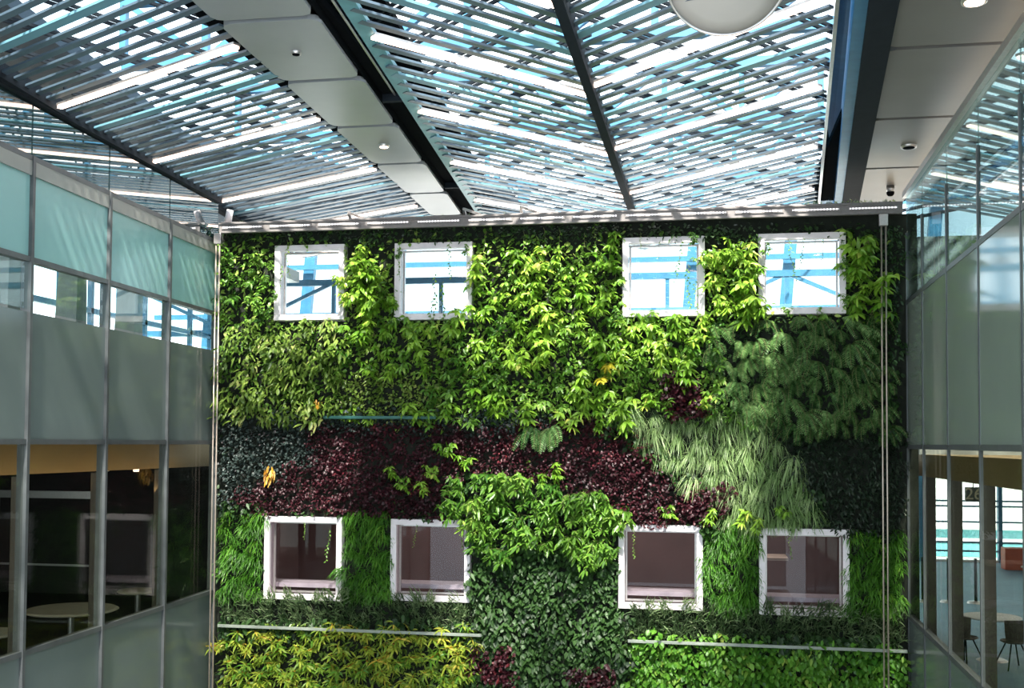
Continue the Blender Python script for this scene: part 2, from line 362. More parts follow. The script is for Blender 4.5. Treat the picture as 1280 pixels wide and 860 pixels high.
ybar('roof_beam', R2, 10.50, 10.62, .16, .46, 'beam', 'wide black edge beam along the beige ceiling panels', 'beam')
ybar('roof_beam', R1, 11.2, 11.35, .1, .5, 'bluesteel', 'upper blue roof beam above the glass fin', 'beam')
# soffit panels, left row and right row, 2 m modules
def soffit(a, b, F0, F1, z, m, label, group):
    g = .05; mb = MB(); c = .12
    pts = [(F0(a+g), a+g+c), (F0(a+g)+c*.3, a+g+c*.3), (F0(a+g)+c, a+g), (F1(a+g)-c, a+g), (F1(a+g)-c*.3, a+g+c*.3), (F1(a+g), a+g+c),
           (F1(b-g), b-g-c), (F1(b-g)-c*.3, b-g-c*.3), (F1(b-g)-c, b-g), (F0(b-g)+c, b-g), (F0(b-g)+c*.3, b-g-c*.3), (F0(b-g), b-g-c)]
    n = len(pts); mb.v += [(x, y, z) for x, y in pts]+[(x, y, z+.06) for x, y in pts]
    mb.f += [tuple(range(n-1, -1, -1)), tuple(range(n, 2*n))]+[(i, (i+1) % n, n+(i+1) % n, n+i) for i in range(n)]
    return tag(mb.build('ceiling_panel', M[m], None), label, 'panel', group)
seams = [4.9, 6.9, 8.9, 10.9, 12.86, 14.85, 16.95, 19.05, 21.0, 23.0]
nl = ('third last before', 'x')
for i in range(len(seams)-1):
    n_from = len(seams)-2-i
    w_ = ['behind the top rail of', 'directly above the rail of', 'second out from', 'third out from', 'fourth out from', 'fifth out from', 'sixth out from', 'seventh out from', 'eighth out from'][n_from]
    soffit(seams[i], seams[i+1], LB, PR, 10.58, 'panel', 'grey left-hand ceiling panel %s the planted wall' % w_, 'grey ceiling panels of the left row')
seamr = [4.5, 7.3, 10.1, 12.9, 15.7, 18.5, 21.3]
for i in range(len(seamr)-1):
    n_from = len(seamr)-2-i
    w_ = ['nearest to', 'second out from', 'third out from', 'fourth out from', 'fifth out from', 'sixth out from'][n_from]
    soffit(seamr[i], seamr[i+1], R4, lambda y: RX(y)+.27, 10.6, 'panelr', 'wide beige right-hand ceiling panel, %s the planted wall' % w_, 'beige ceiling panels of the right row')
tag(MB().box(R2(12)+.4, 3.65, Y0, 21.5, 10.75, 10.85).build('ceiling', M['black']), kind='structure')
tag(MB().box(-5.5, -4.0, Y0, 23, 10.72, 10.80).build('ceiling_left_backing', M['black']), kind='structure')
# opaque deck over the left edge
dk = MB(); z = 11.5
P = [(-14, Y0), (-8.1, Y0), (-8.3, 10.5), (-8.7, 12.5), (-9.0, 15.6), (-9.35, 18.4), (-8.3, 20.0), (-7.0, 21.3), (-4.2, 22.6), (-4.2, 27), (-14, 27)]
dk.v = [(x, y, z) for x, y in P]+[(x, y, z+.2) for x, y in P]; n = len(P)
dk.f = [tuple(range(n-1, -1, -1)), tuple(range(n, 2*n))]+[(i, (i+1) % n, n+(i+1) % n, n+i) for i in range(n)]
tag(dk.build('ceiling_deck', M['deck']), kind='structure')

# fixtures on the ceiling
def disc_lamp(p, r, label, lit, cat='light'):
    t = thing('downlight', p, label, cat)
    MB().lathe(p, [(0, .0), (r*.7, 0), (r, -.012), (r*1.15, -.012), (r*1.2, .02)], 24).build('light_rim', M['alu'], t, smooth=True)
    MB().lathe(p+Vector((0, 0, -.014)), [(0, -.01), (r*.85, -.004), (r*.9, .006)], 24).build('lens', M['down'] if lit else M['black'], t, smooth=True)
disc_lamp(atZ(1218, 2, 10.58), .11, 'glowing round downlight in the near beige ceiling panel', True)
disc_lamp(atZ(480, 183, 10.56), .07, 'small glowing downlight in the grey left ceiling panels', True)
disc_lamp(atZ(1136, 184, 10.58), .10, 'unlit round fitting in the beige ceiling panel nearer the planted wall', False)
disc_lamp(atZ(370, 67, 10.56), .05, 'small dark unlit fitting in a grey left ceiling panel', False)
# big dish lamp hanging near the camera
c = atY(908, -28, 11.0); ax = (EYE-c).normalized(); ax = (ax+Vector((0, 0, -.55))).normalized()
t = thing('dish_reflector', c, 'large round beige dish hanging below the right slatted bay', 'reflector')
r = .62
MB().lathe(c, [(0, .10), (r*.35, .09), (r*.7, .055), (r*.95, .01), (r*.95, -.04), (r*.5, -.12), (0, -.14)], 64, ax).build('dish_bowl', M['dish'], t, smooth=True)
MB().lathe(c, [(r*.95, .012), (r*.975, .03), (r, .012), (r, -.03), (r*.95, -.03)], 64, ax).build('dish_rim', M['alu'], t, smooth=True)
MB().tube(c-ax*.1, c-ax*.1+Vector((0, 0, 11.0-c.z)), .018).build('hanging_rod', M['alu'], t)

# ------------------------------------------------------------------ top rail, rods, gutters
A = atY(275, 284, 18.62); B = atY(1128, 261, 18.62)
t = thing('led_rail', (A+B)/2, 'long aluminium LED rail across the top edge of the planted wall', 'light')
hz = A.z*.5+B.z*.5; x0, x1 = A.x, B.x
MB().box(x0, x1, 18.60, 18.98, hz+.055, hz+.10).box(x0, x1, 18.58, 18.62, hz-.10, hz+.10).box(x0, x1, 18.62, 18.66, hz-.10, hz-.07).build('rail_housing', M['rail'], t, .005)
MB().box(x0, x1, 18.555, 18.60, hz+.06, hz+.085).build('rail_lip', M['rail'], t)
n = 13; L = (x1-x0)/n
for i in range(n):
    a = x0+i*L+.06; b = x0+(i+1)*L-.06
    e = MB().box(a, b, 18.562, 18.58, hz-.035, hz+.025).build('led_module', M['rail'], t)
    MB().box(a+.02, b-.03, 18.556, 18.566, hz-.014, hz+.010).build('led_strip', M['led'], e)
for nm, px in (('left', 272.5), ('right', 1104.5)):
    p = atY(px, 300, 18.60)
    t = thing('guide_rod_pair', (p.x, 18.6, 0), 'pair of thin vertical metal rods down the %s edge of the planted wall' % nm, 'rod')
    for dx in (-.035, .035):
        MB().tube((p.x+dx, 18.6, 0), (p.x+dx, 18.6, hz-.12), .014).build('rod', M['brass'], t, smooth=True)
    MB().box(p.x-.07, p.x+.07, 18.56, 18.66, hz-.30, hz-.10).build('rod_bracket', M['alu'], t, .01)
for (xa, xb, py, m, nm, lab) in ((273, 602, 783, 'gutter', 'gutter', 'pale metal gutter under the two left lower windows'),
        (785, 1134, 805, 'gutter', 'gutter', 'pale metal gutter under the two right lower windows'),
        (405, 545, 521.5, 'ggutter', 'gutter', 'dark green gutter above the maroon plants')):
    a = atY(xa, py, 18.72); b = atY(xb, py, 18.72); zz = 2.62 if py > 700 else (a.z+b.z)/2
    mb = MB().box(a.x, min(b.x, 3.38), 18.68, 18.71, zz-.03, zz+.022).box(a.x, min(b.x, 3.38), 18.71, 19.0, zz-.035, zz-.02)
    tag(mb.build(nm, M[m], None, .004), lab, 'gutter')
# flood lamp at the left end of the rail, brackets, camera dome at the right
p = atY(286, 270, 18.8)
t = thing('flood_lamp', (p.x, 18.8, hz+.1), 'small white flood lamp on the left end of the rail', 'lamp')
MB().tube(p+Vector((-.02, 0, -.12)), p+Vector((.05, -.05, .10)), .07, .06, 16).build('lamp_body', M['white'], t, smooth=True)
MB().box(p.x-.12, p.x+.2, 18.74, 18.9, hz+.1, hz+.14).build('lamp_base', M['alu'], t)
for px, nm in ((450, 'left'), (595, 'middle'), (667, 'right')):
    p = atY(px, 272, 18.8)
    t = tag(MB().bar((p.x-.25, 18.9, hz+.28), (p.x+.12, 18.62, hz+.10), .05, .04).bar((p.x-.25, 18.9, hz+.28), (p.x-.25, 19.1, hz+.1), .05, .04).build('rail_bracket', M['alu']),
            'slanted metal bracket on top of the rail, %s of the three' % nm, 'bracket')
p = atZ(1113, 240, 10.5)
t = thing('security_camera', p, 'small round camera under the beige panel by the rail\'s right end', 'camera')
MB().tube(p+Vector((0, 0, .1)), p, .07, .07, 16).build('camera_mount', M['alu'], t, smooth=True)
MB().lathe(p, [(.07, 0), (.065, -.04), (.04, -.07), (0, -.08)], 16).build('camera_dome', M['black'], t, smooth=True)

# ------------------------------------------------------------------ steel beyond the wall (seen through the upper windows and the slats)
def truss(y, x0, x1, z0, z1, step, label):
    t = thing('roof_truss', ((x0+x1)/2, y, z0), label, 'truss')
    MB().bar((x0, y, z0), (x1, y, z0), .14, .16).build('bottom_chord', M['bluesteel'], t)
    MB().bar((x0, y, z1), (x1, y, z1), .14, .16).build('top_chord', M['bluesteel'], t)
    w_ = MB(); x = x0; i = 0
    while x < x1-.1:
        w_.bar((x, y, z0 if i % 2 else z1), (x+step, y, z1 if i % 2 else z0), .09, .09); w_.bar((x, y, z0), (x, y, z1), .10, .10); x += step; i += 1
    w_.build('web_bars', M['bluesteel'], t)
truss(27.0, -15.3, 8, 8.9, 10.2, 2.9, 'blue steel truss crossing outside behind the upper windows')
for i, y in enumerate((6.5, 10.5, 14.5, 18.5, 22.5)):
    truss(y, -8.4, 3.0, 11.55, 12.5, 1.3, 'dark blue roof truss above the slats, %s from the planted wall' % ('fifth', 'fourth', 'third', 'second', 'nearest')[i])
sk = thing('steel_frame', (-3, 30, 0), 'blue steel and glass frame standing outside behind the upper windows', 'frame')
f = MB()
for x in (-15.2, -12.2, -9.5, -6.0, -1.1, 1.5, 5.2): f.bar((x, 30, 0), (x+1.1, 30, 13.5), .32, .2)
f.build('leaning_posts', M['bluesteel'], sk)
f = MB()
for z in (8.2, 9.6, 11.0, 12.4): f.box(-16, 7, 29.6, 29.74, z, z+.14)
f.build('cross_rails', M['bluesteel'], sk)

# ------------------------------------------------------------------ left room contents
for px, nm in ((-72, 'outermost'), (23, 'nearest the camera'), (121, 'second from the planted wall'), (199, 'closest to the planted wall')):
    q_ = ray(px, 620); q_ = q_.x/q_.y; y = 14
    for _ in range(8): y = (LX(y)-.40)/q_
    x = LX(y)-.40
    tag(MB().box(x-.07, x+.07, y-.07, y+.07, 2.3, 5.5).build('column', M['column'], None, .01), 'slim tan column behind the lower left glass, %s' % nm, 'column', 'columns behind the lower left glass')
for y, dx, nm in ((12.2, 0, 'nearest'), (14.4, .2, 'second'), (16.6, .0, 'third'), (18.4, .1, 'last')):
    x = LX(y)-1.6+dx
    mb = MB().quadbox([(x-.3, y-.2, 6.0), (x+.2, y-.2, 6.0), (x+.2, y+.2, 6.0), (x-.3, y+.2, 6.0), (x-.1, y-.12, 9.75), (x+.2, y-.12, 9.75), (x+.2, y+.12, 9.75), (x-.1, y+.12, 9.75)])
    tag(mb.build('leaning_column', M['greycol'], None), 'grey leaning column behind the upper left glass, %s to the camera' % nm, 'column')
of = thing('outer_window', (-13, 14, 7), 'blue framed outer window seen through the upper left glass', 'window')
f = MB()
for y in np.arange(4, 30, 1.15): f.box(-13.05, -12.95, y, y+.10, 6, 9.75)
for z in (6.0, 7.3, 8.75): f.box(-13.05, -12.95, 3, 30, z, z+.12)
f.build('window_grid', M['bluesteel'], of)
for i, (y, l) in enumerate(((13.6, 1.5), (15.8, 2.4), (18.0, 1.2))):  # tables set behind the glass to stand in for reflections of the lounge tables
    x = LX(y)-1.0
    t = thing('table', (x, y, 2.3), 'pale reflected table modelled behind the lower left glass, %s' % ('nearest the camera', 'middle one', 'closest to the planted wall')[i], 'table')
    MB().lathe((x, y, 3.28), [(0, .0), (l*.28, 0), (l*.30, .02), (l*.28, .045), (0, .045)], 32).build('table_top', M['desk'], t)
    MB().tube((x, y, 2.3), (x, y, 3.28), .05).build('table_post', M['alu'], t); MB().lathe((x, y, 2.3), [(0, .03), (.3, .02), (.32, 0)], 24).build('table_foot', M['alu'], t)
for i, (px, py) in enumerate(((90, 600), (100, 600), (133, 600), (170, 599))):
    p = atY(px, py, 19.5); p = Vector((p.x-0, 19.5, 5.40))
    tag(MB().lathe(p, [(0, 0), (.05, .0), (.06, .05), (.03, .12), (0, .12)], 16).build('spot_lamp', M['lamp'] if i % 2 else M['led'], None), 'small spot lamp glowing in the dark left room, %s from the left' % ('first', 'second', 'third', 'fourth')[i], 'lamp')
dw = thing('doorway_frame', (-13.4, 20.5, 2.3), 'grey metal doorway frame deep in the dark left room', 'door frame')
MB().box(-14.6, -14.5, 20.4, 20.5, 2.3, 4.9).box(-12.2, -12.1, 20.4, 20.5, 2.3, 4.9).box(-14.6, -12.1, 20.4, 20.5, 4.8, 4.95).build('frame_bars', M['alu'], dw)
MB().box(-14.5, -12.2, 20.44, 20.47, 3.4, 3.44).build('push_bar', M['alu'], dw)
ld = bpy.data.lights.new('bulkhead_glow', 'AREA'); ld.energy = 26; ld.size = .1; ld.shape = 'RECTANGLE'; ld.size_y = 9; ld.color = (1, .72, .42)
lo = bpy.data.objects.new('bulkhead_glow', ld); COL.objects.link(lo); lo.location = (-9.35, 14.5, 5.15); lo.rotation_euler = (0, R_(125), 0)

# ------------------------------------------------------------------ right room contents
rx = [(1145, .20), (1165, .17), (1199, .21), (1232, .22), (1262, .0)]
for i, (px, hw) in enumerate(((1163.5, .07), (1195, .08), (1235, .08))):
    y = 17.6-1.95*i; p = ray(px, 640); X0 = EYE.x+p.x/p.y*y; 
    yy = y; 
    for _ in range(5): yy = (RX(yy)+.50)/(p.x/p.y)
    X = RX(yy)+.50
    tag(MB().box(X-hw, X+hw, yy-.08, yy+.08, 2.3, 5.48).build('column', M['column'], None, .01), 'brown column behind the lower right glass, %s' % ('nearest the planted wall', 'middle one', 'furthest from the planted wall')[i], 'column', 'columns behind the lower right glass')
fw_ = thing('far_window', (14, 36.6, 2.3), 'wide blue framed window at the far side of the right hand lounge', 'window')
f = MB()
for z in (2.62, 2.9, 3.55, 4.05, 4.22, 5.0, 5.4): f.box(3.8, 26, 36.5, 36.62, z, z+.05)
f.build('window_rails', M['bluesteel'], fw_)
f = MB()
for x in (4.6, 6.95, 9.35, 11.6, 13.9, 16.2, 18.5): f.box(x, x+.12, 36.45, 36.65, 2.3, 5.48)
f.build('window_posts', M['bluesteel'], fw_)
MB().box(3.8, 26, 36.56, 36.58, 2.35, 5.4).build('window_glass', M['g_win'], fw_)
MB().box(3.8, 26, 36.5, 36.7, 2.3, 2.36).build('window_sill', M['whitepaint'], fw_)
tb = thing('terminal_building', (15, 62, 0), 'pale teal banded building across the apron outside the far window', 'building')
MB().box(5, 60, 62, 75, 0, 1.5).build('building_wall', M['terminal'], tb)
MB().box(5, 60, 61.9, 62, .8, 1.0).build('wall_band', M['whitepaint'], tb)
MB().box(4.6, 60.4, 61.6, 75.4, 1.5, 1.7).build('roof_edge', M['whitepaint'], tb)
# number sign
p = atY(1207, 609, 29); q = atY(1227, 627, 29)
t = thing('gate_sign', ((p.x+q.x)/2, 29, q.z), 'dark hanging sign with the number 26 in the right hand lounge', 'sign')
MB().box(p.x, q.x, 29, 29.1, q.z, p.z).build('sign_board', M['sign'], t)
MB().tube(((p.x+q.x)/2, 29.05, p.z), ((p.x+q.x)/2, 29.05, 5.48), .015).build('sign_hanger', M['alu'], t)
cu = bpy.data.curves.new('sign_text', 'FONT'); cu.body = '26'; cu.size = .42; cu.extrude = .01; cu.align_x = 'CENTER'; cu.align_y = 'CENTER'
cu.materials.append(M['signtx']); oc = bpy.data.objects.new('sign_text', cu); me_ = bpy.data.meshes.new_from_object(oc); bpy.data.objects.remove(oc)
o = bpy.data.objects.new('sign_number', me_); COL.objects.link(o)
o.location = ((p.x+q.x)/2, 28.98, (p.z+q.z)/2); o.rotation_euler = (pi/2, 0, 0); o.parent = t; o.matrix_parent_inverse = Matrix.Translation(-t.location)
# tables and chairs
def cafe_table(x, y, r, label):
    t = thing('cafe_table', (x, y, 2.3), label, 'table')
    MB().lathe((x, y, 3.03), [(0, 0), (r-.03, 0), (r, .012), (r-.01, .03), (0, .03)], 40).build('table_top', M['whitepaint'], t)
    MB().tube((x, y, 2.33), (x, y, 3.03), .035).build('table_post', M['alu'], t, smooth=True)
    MB().lathe((x, y, 2.3), [(0, .04), (.2, .03), (.26, 0)], 24).build('table_foot', M['alu'], t)
cafe_table(4.98, 19.9, .48, 'round white cafe table behind the lower right glass')
def chair(x, y, rz, label):
    t = thing('chair', (x, y, 2.3), label, 'chair', 'chairs around the white cafe table'); t.rotation_euler = (0, 0, rz)
    def P_(mb, nm, m): o = mb.build(nm, m); o.parent = t; return o
    sh = MB(); n = 12                            # shell seat
    sh.lathe((0, 0, .42), [(0, 0), (.16, .005), (.21, .03), (.20, .045), (.15, .02), (0, .015)], 24)
    P_(sh, 'seat', M['column'])
    bk = MB(); k = 0
    for i in range(9):
        a = pi*.15+i*pi*.7/8
        for z, rr in ((.44, .20), (.62, .235), (.80, .245)): bk.v.append((rr*cos(a), rr*sin(a), z-.0+.03*sin(a)))
    for i in range(8):
        for j in range(2): bk.f.append((i*3+j, i*3+3+j, i*3+4+j, i*3+1+j))
    o = P_(bk, 'backrest', M['column']); md = o.modifiers.new('s', 'SOLIDIFY'); md.thickness = .015
    for sx, sy in ((1, 1), (1, -1), (-1, 1), (-1, -1)):
        P_(MB().tube((sx*.22, sy*.22, 0), (sx*.08, sy*.08, .43), .012, .012, 8), 'leg', M['black'])
chair(4.45, 19.5, 2.2, 'moulded chair with splayed dark legs at the left of the white table')
chair(5.15, 19.25, 3.4, 'moulded chair with splayed dark legs in front of the white table')
chair(5.85, 20.0, -1.3, 'moulded chair with splayed dark legs at the right of the white table')
# airport bench
t = thing('bench_seating', (10.6, 32.5, 2.3), 'row of black seats on metal legs by the far lounge window', 'seating')
for i in range(5):
    x = 9.0+.62*i
    MB().bar((x, 32.3, 2.72), (x+.56, 32.3, 2.72), .5, .06).build('seat', M['seat'], t); MB().bar((x, 32.58, 3.0), (x+.56, 32.58, 3.0), .06, .5).build('backrest', M['seat'], t)
MB().tube((8.9, 32.4, 2.62), (12.2, 32.4, 2.62), .03).build('bench_beam', M['alu'], t)
for x in (9.3, 11.7): MB().bar((x, 32.15, 2.3), (x, 32.4, 2.62), .04, .04).bar((x, 32.65, 2.3), (x, 32.4, 2.62), .04, .04).build('leg', M['alu'], t)
tag(MB().box(9.0, 12.5, 34.4, 34.9, 2.3, 2.95).build('counter', M['red'], None, .02), 'terracotta counter under the far lounge window', 'counter')
# post stands
for i, (px, y) in enumerate(((1153, 27), (1185, 27), (1219, 27))):
    X = ray(px, 660); X = X.x/X.y*y
    t = thing('queue_post', (X, y, 2.3), 'dark queue post with round base in the right lounge, %s' % ('leftmost', 'middle', 'rightmost')[i], 'post', 'queue posts in the lounge')
    MB().tube((X, y, 2.33), (X, y, 3.35), .035).build('post', M['beam'], t, smooth=True); MB().lathe((X, y, 2.3), [(0, .06), (.18, .04), (.2, 0)], 24).build('post_base', M['alu'], t)
ld = bpy.data.lights.new('lounge_fill', 'AREA'); ld.energy = 420; ld.shape = 'RECTANGLE'; ld.size = 10; ld.size_y = 14; ld.color = (1, .95, .90)  # added area light that brightens the lounge, no fitting modelled
lo = bpy.data.objects.new('lounge_fill', ld); COL.objects.link(lo); lo.location = (10, 25, 5.4)
ld = bpy.data.lights.new('office_fill', 'AREA'); ld.energy = 170; ld.shape = 'RECTANGLE'; ld.size = 9; ld.size_y = .4; ld.color = (1, .86, .80)  # added area light lifting the room and shelves behind the lower windows
lo = bpy.data.objects.new('office_fill', ld); COL.objects.link(lo); lo.location = (-2.8, 21.4, 5.5)
# desks inside behind lower planted-wall windows
for k, lab in ((4, 'first'), (5, 'second'), (6, 'third'), (7, 'fourth')):
    x0, x1, z0, z1 = HOLE[k]
    tag(MB().box(x0-.2, x1+.2, 19.36, 19.9, z0+.16, z0+.24).build('window_shelf', M['sillm']), 'pale shelf inside the %s lower window from the left' % lab, 'shelf')
x0, x1, z0, z1 = HOLE[7]
t = thing('meeting_table', ((x0+x1)/2-.5, 22, 2.3), 'small pale table in the room behind the rightmost lower window', 'table')
MB().box(x0-.4, x0+.7, 21.6, 22.4, 3.75, 3.8).build('table_top', M['desk'], t); MB().tube((x0+.15, 22, 2.3), (x0+.15, 22, 3.75), .05).build('table_post', M['alu'], t)
tag(MB().box(x0+.3, x0+1.2, 23.3, 23.38, 4.3, 5.3).build('wall_board', M['tan']), 'tan board on the back wall behind the rightmost lower window', 'board')
x0, x1, z0, z1 = HOLE[6]
tag(MB().box(x0+.1, x0+.9, 23.3, 23.38, 4.3, 5.4).build('wall_board', M['tan']), 'tan board on the back wall behind the third lower window', 'board')
# ------------------------------------------------------------------ foliage
def nrm(a): return a/np.maximum(np.linalg.norm(a, axis=-1, keepdims=True), 1e-9)
PROF = {'oval': lambda t: np.sin(pi*np.clip(t, 0, 1)**.8)**.8, 'lance': lambda t: np.sin(pi*t**.9)**1.15, 'blade': lambda t: (1-t)**.6*.9+.1*(t < .01), 'heart': lambda t: np.sqrt(np.clip(1-t, 0, 1))*np.clip(t*9+.25, 0, 1)}
def leaves(base, d, L, W, droop, seg=3, prof='oval', fold=.25, ref=(0, -.55, .8), jit=.45):
    N = len(base); base = np.asarray(base, float); d = nrm(np.asarray(d, float))
    L = np.broadcast_to(L, N).astype(float); W = np.broadcast_to(W, N).astype(float); droop = np.broadcast_to(droop, N).astype(float)
    rf = np.array(ref)[None]+RNG.normal(0, jit, (N, 3)); side = nrm(np.cross(d, rf)); nor = nrm(np.cross(side, d))
    V = np.zeros((N, seg+1, 3, 3)); p = base.copy(); dd = d.copy()
    for k in range(seg+1):
        t = k/seg; w_ = (PROF[prof](np.array(t))*.5+.02)*W
        V[:, k, 0] = p-side*w_[:, None]; V[:, k, 2] = p+side*w_[:, None]; V[:, k, 1] = p-nor*(fold*w_)[:, None]
        if k < seg: dd = nrm(dd+np.array([0, 0, -1])*(droop/seg)[:, None]); p = p+dd*(L/seg)[:, None]
    idx = np.arange(N)[:, None, None]*((seg+1)*3)+np.arange(seg)[None, :, None]*3+np.arange(2)[None, None, :]
    F_ = np.stack([idx, idx+1, idx+4, idx+3], -1).reshape(-1, 4)
    return V.reshape(-1, 3), F_
def join(parts):
    vs, fs, n = [], [], 0
    for v, f in parts: vs.append(v); fs.append(f+n); n += len(v)
    return np.concatenate(vs), np.concatenate(fs)
def mesh(name, vf, m):
    v, f = vf; me = bpy.data.meshes.new(name); me.vertices.add(len(v)); me.vertices.foreach_set('co', v.astype(np.float32).ravel())
    me.loops.add(f.size); me.loops.foreach_set('vertex_index', f.astype(np.int32).ravel())
    me.polygons.add(len(f)); me.polygons.foreach_set('loop_start', np.arange(0, f.size, 4, dtype=np.int32))
    try: me.polygons.foreach_set('loop_total', np.full(len(f), 4, dtype=np.int32))
    except Exception: pass
    me.polygons.foreach_set('use_smooth', np.ones(len(f), dtype=bool))
    me.materials.append(m); me.update(calc_edges=True); me.validate(); return me
def U(a, b, n=None): return RNG.uniform(a, b, n)
def stems(segs, r=.008):
    mb = MB()
    for a, b in segs: mb.tube(a, b, r, r*.6, 5)
    v = np.array(mb.v); f = []
    for q in mb.f:
        if len(q) == 4: f.append(q)
    return v, np.array(f)
def whorl(tip, axis, n, L, W, droop, prof='lance', spread=.9, seg=4, fold=.3):
    axis = nrm(np.array(axis, float)); a = nrm(np.cross(axis, [.3, .1, 1])); b = np.cross(axis, a)
    th = np.arange(n)*2.4+U(0, 6.28); out_ = np.cos(th)[:, None]*a+np.sin(th)[:, None]*b
    d = out_*spread+axis*U(.05, .6, n)[:, None]; base = np.array(tip)[None]-axis*U(0, .06, n)[:, None]
    return leaves(base, d, L*U(.7, 1.15, n), W*U(.8, 1.1, n), droop, seg, prof, fold)
def sp_broad(s=1., nb=5, n=7, L=.185, W=.062, droop=1.5, R=.17, out_=.38):
    lv, st = [], []
    for k in range(nb):
        tip = np.array([U(-R, R), -U(.16, out_), U(-R, R)*.9+.03]); st.append(((0, .02, -.08), tuple(tip)))
        lv.append(whorl(tip, (U(-.35, .35), -.35, 1.), n, L*U(.75, 1.2), W, droop))
        mid = tip*.6; lv.append(whorl(mid, (U(-.5, .5), -.7, .4), max(4, n//2), L*.9, W, droop))
    return join(lv), stems(st)
def sp_bush(nb=9, L=.15, W=.045, R=.28):
    lv, st = [], []
    for k in range(nb):
        a = U(0, 6.28); r_ = R*math.sqrt(U(.05, 1)); tip = np.array([r_*cos(a), -U(.18, .45), r_*sin(a)*.8]); st.append(((0, .02, 0), tuple(tip)))
        n = 12; t = U(.35, 1., n)[:, None]; base = tip*t; th = U(0, 6.28, n)
        d = np.stack([np.cos(th), -U(.3, .9, n), np.sin(th)*.6-.25], 1); lv.append(leaves(base, d, L*U(.7, 1.2, n), W, 1.0, 3, 'lance'))
    return join(lv), stems(st)
def sp_clump(n=60, R=.2, L=.09, W=.06, droop=.8, prof='oval', outw=(.05, .22), down=.2, upd=0., seg=3):
    a = U(0, 6.28, n); r_ = R*np.sqrt(U(0, 1, n)); base = np.stack([r_*np.cos(a), -U(*outw, n), r_*np.sin(a)], 1)
    d = np.stack([U(-.8, .8, n), -U(.3, 1., n), U(-.6, .5, n)-down+upd], 1)
    pet = leaves(np.zeros((n, 3))+[0, .02, 0], base, np.linalg.norm(base, axis=1)+.02, .006, 0, 1, 'lance', 0, jit=.1)
    return join([leaves(base, d, L*U(.6, 1.25, n), W*U(.7, 1.2, n), droop, seg, prof), pet]), None
def sp_grass(n=55, L=.38, W=.018, up=.8, droop=2.6, R=.07, spread=.9, seg=5):
    base = np.stack([U(-R, R, n), -U(0, .06, n), U(-R, R, n)], 1)
    d = np.stack([U(-spread, spread, n), -U(.5, 1.1, n), U(.1, 1, n)*up], 1)
    return leaves(base, d, L*U(.6, 1.2, n), W, droop, seg, 'blade', .15, jit=.3), None
def sp_fern(nf=8, L=.48):
    lv, st = [], []
    for k in range(nf):
        d = nrm(np.array([U(-.9, .9), -.8, U(-.1, .8)])); p = np.array([0, -.02, 0.]); seg = 14; dd = d.copy(); l = L*U(.7, 1.15); dr = U(1.8, 2.8)
        for j in range(seg):
            dd = nrm(dd+np.array([0, 0, -dr/seg])); q = p+dd*l/seg; st.append((tuple(p), tuple(q)))
            sd = nrm(np.cross(dd, [0, -.4, .9])); wl = .085*math.sin(pi*(j+1.2)/(seg+1.6))**.7
            lv.append(leaves(np.array([q, q]), np.array([sd+dd*.35, -sd+dd*.35]), wl, .026, .5, 2, 'lance', .1, jit=.1)); p = q
    return join(lv), stems(st, .004)
def sp_vine(L=.9, n=16, W=.05):
    p = np.array([0, -.05, 0.]); st, b, d = [], [], []
    for k in range(n):
        q = p+np.array([U(-.03, .03), U(-.012, .012), -L/n]); st.append((tuple(p), tuple(q))); b.append(q); d.append([(-1)**k*U(.5, 1), -.4, U(-.8, .1)]); p = q
    return leaves(np.array(b), np.array(d), U(.05, .085, n), W, .8, 3, 'heart'), stems(st, .005)

LM = dict(
    lime=leafmat('lime_green_leaf', (.10, .26, .015), (.38, .62, .07), (.72, .72, .16), .35),
    mid=leafmat('mid_green_leaf', (.04, .14, .015), (.20, .40, .05), (.42, .56, .12), .35),
    olive=leafmat('olive_leaf', (.05, .12, .012), (.27, .40, .07), (.58, .60, .20), .35),
    dark=leafmat('dark_green_leaf', (.012, .040, .010), (.05, .12, .028), None, .5, .15),
    darker=leafmat('blackish_green_leaf', (.010, .022, .012), (.030, .055, .028), None, .38, .1),
    maroon=leafmat('maroon_leaf', (.022, .006, .009), (.085, .016, .026), (.19, .025, .03), .45, .2),
    slate=leafmat('slate_leaf', (.020, .035, .030), (.075, .11, .10), (.14, .10, .11), .45, .15),
    pale=leafmat('pale_green_blade', (.16, .29, .08), (.46, .62, .28), (.6, .7, .36), .4, .35),
    grass=leafmat('fresh_green_blade', (.03, .12, .01), (.12, .34, .03), (.3, .5, .06)),
    fern=leafmat('fern_green', (.03, .10, .022), (.19, .37, .11), (.34, .50, .20), .4, .3),
    tuft=leafmat('grey_green_blade', (.05, .10, .04), (.30, .42, .20), (.5, .56, .36), .4, .35),
    croton=leafmat('yellow_green_leaf', (.12, .30, .03), (.62, .68, .09), (.85, .60, .10), .4, .35),
    oval=leafmat('bright_oval_leaf', (.05, .19, .015), (.18, .42, .05), (.42, .55, .10)),
    yellow=leafmat('yellow_leaf', (.55, .50, .04), (.75, .62, .06), (.8, .35, .02)),
    orange=leafmat('orange_leaf', (.60, .28, .03), (.75, .45, .05)),
)
def protos(name, gen, m, nv=3, stem_m='stem'):
    out_ = []
    for _ in range(nv):
        l, s_ = gen(); out_.append((mesh(name, l, LM[m]), mesh(name+'_stem', s_, M[stem_m]) if s_ is not None else None))
    return out_
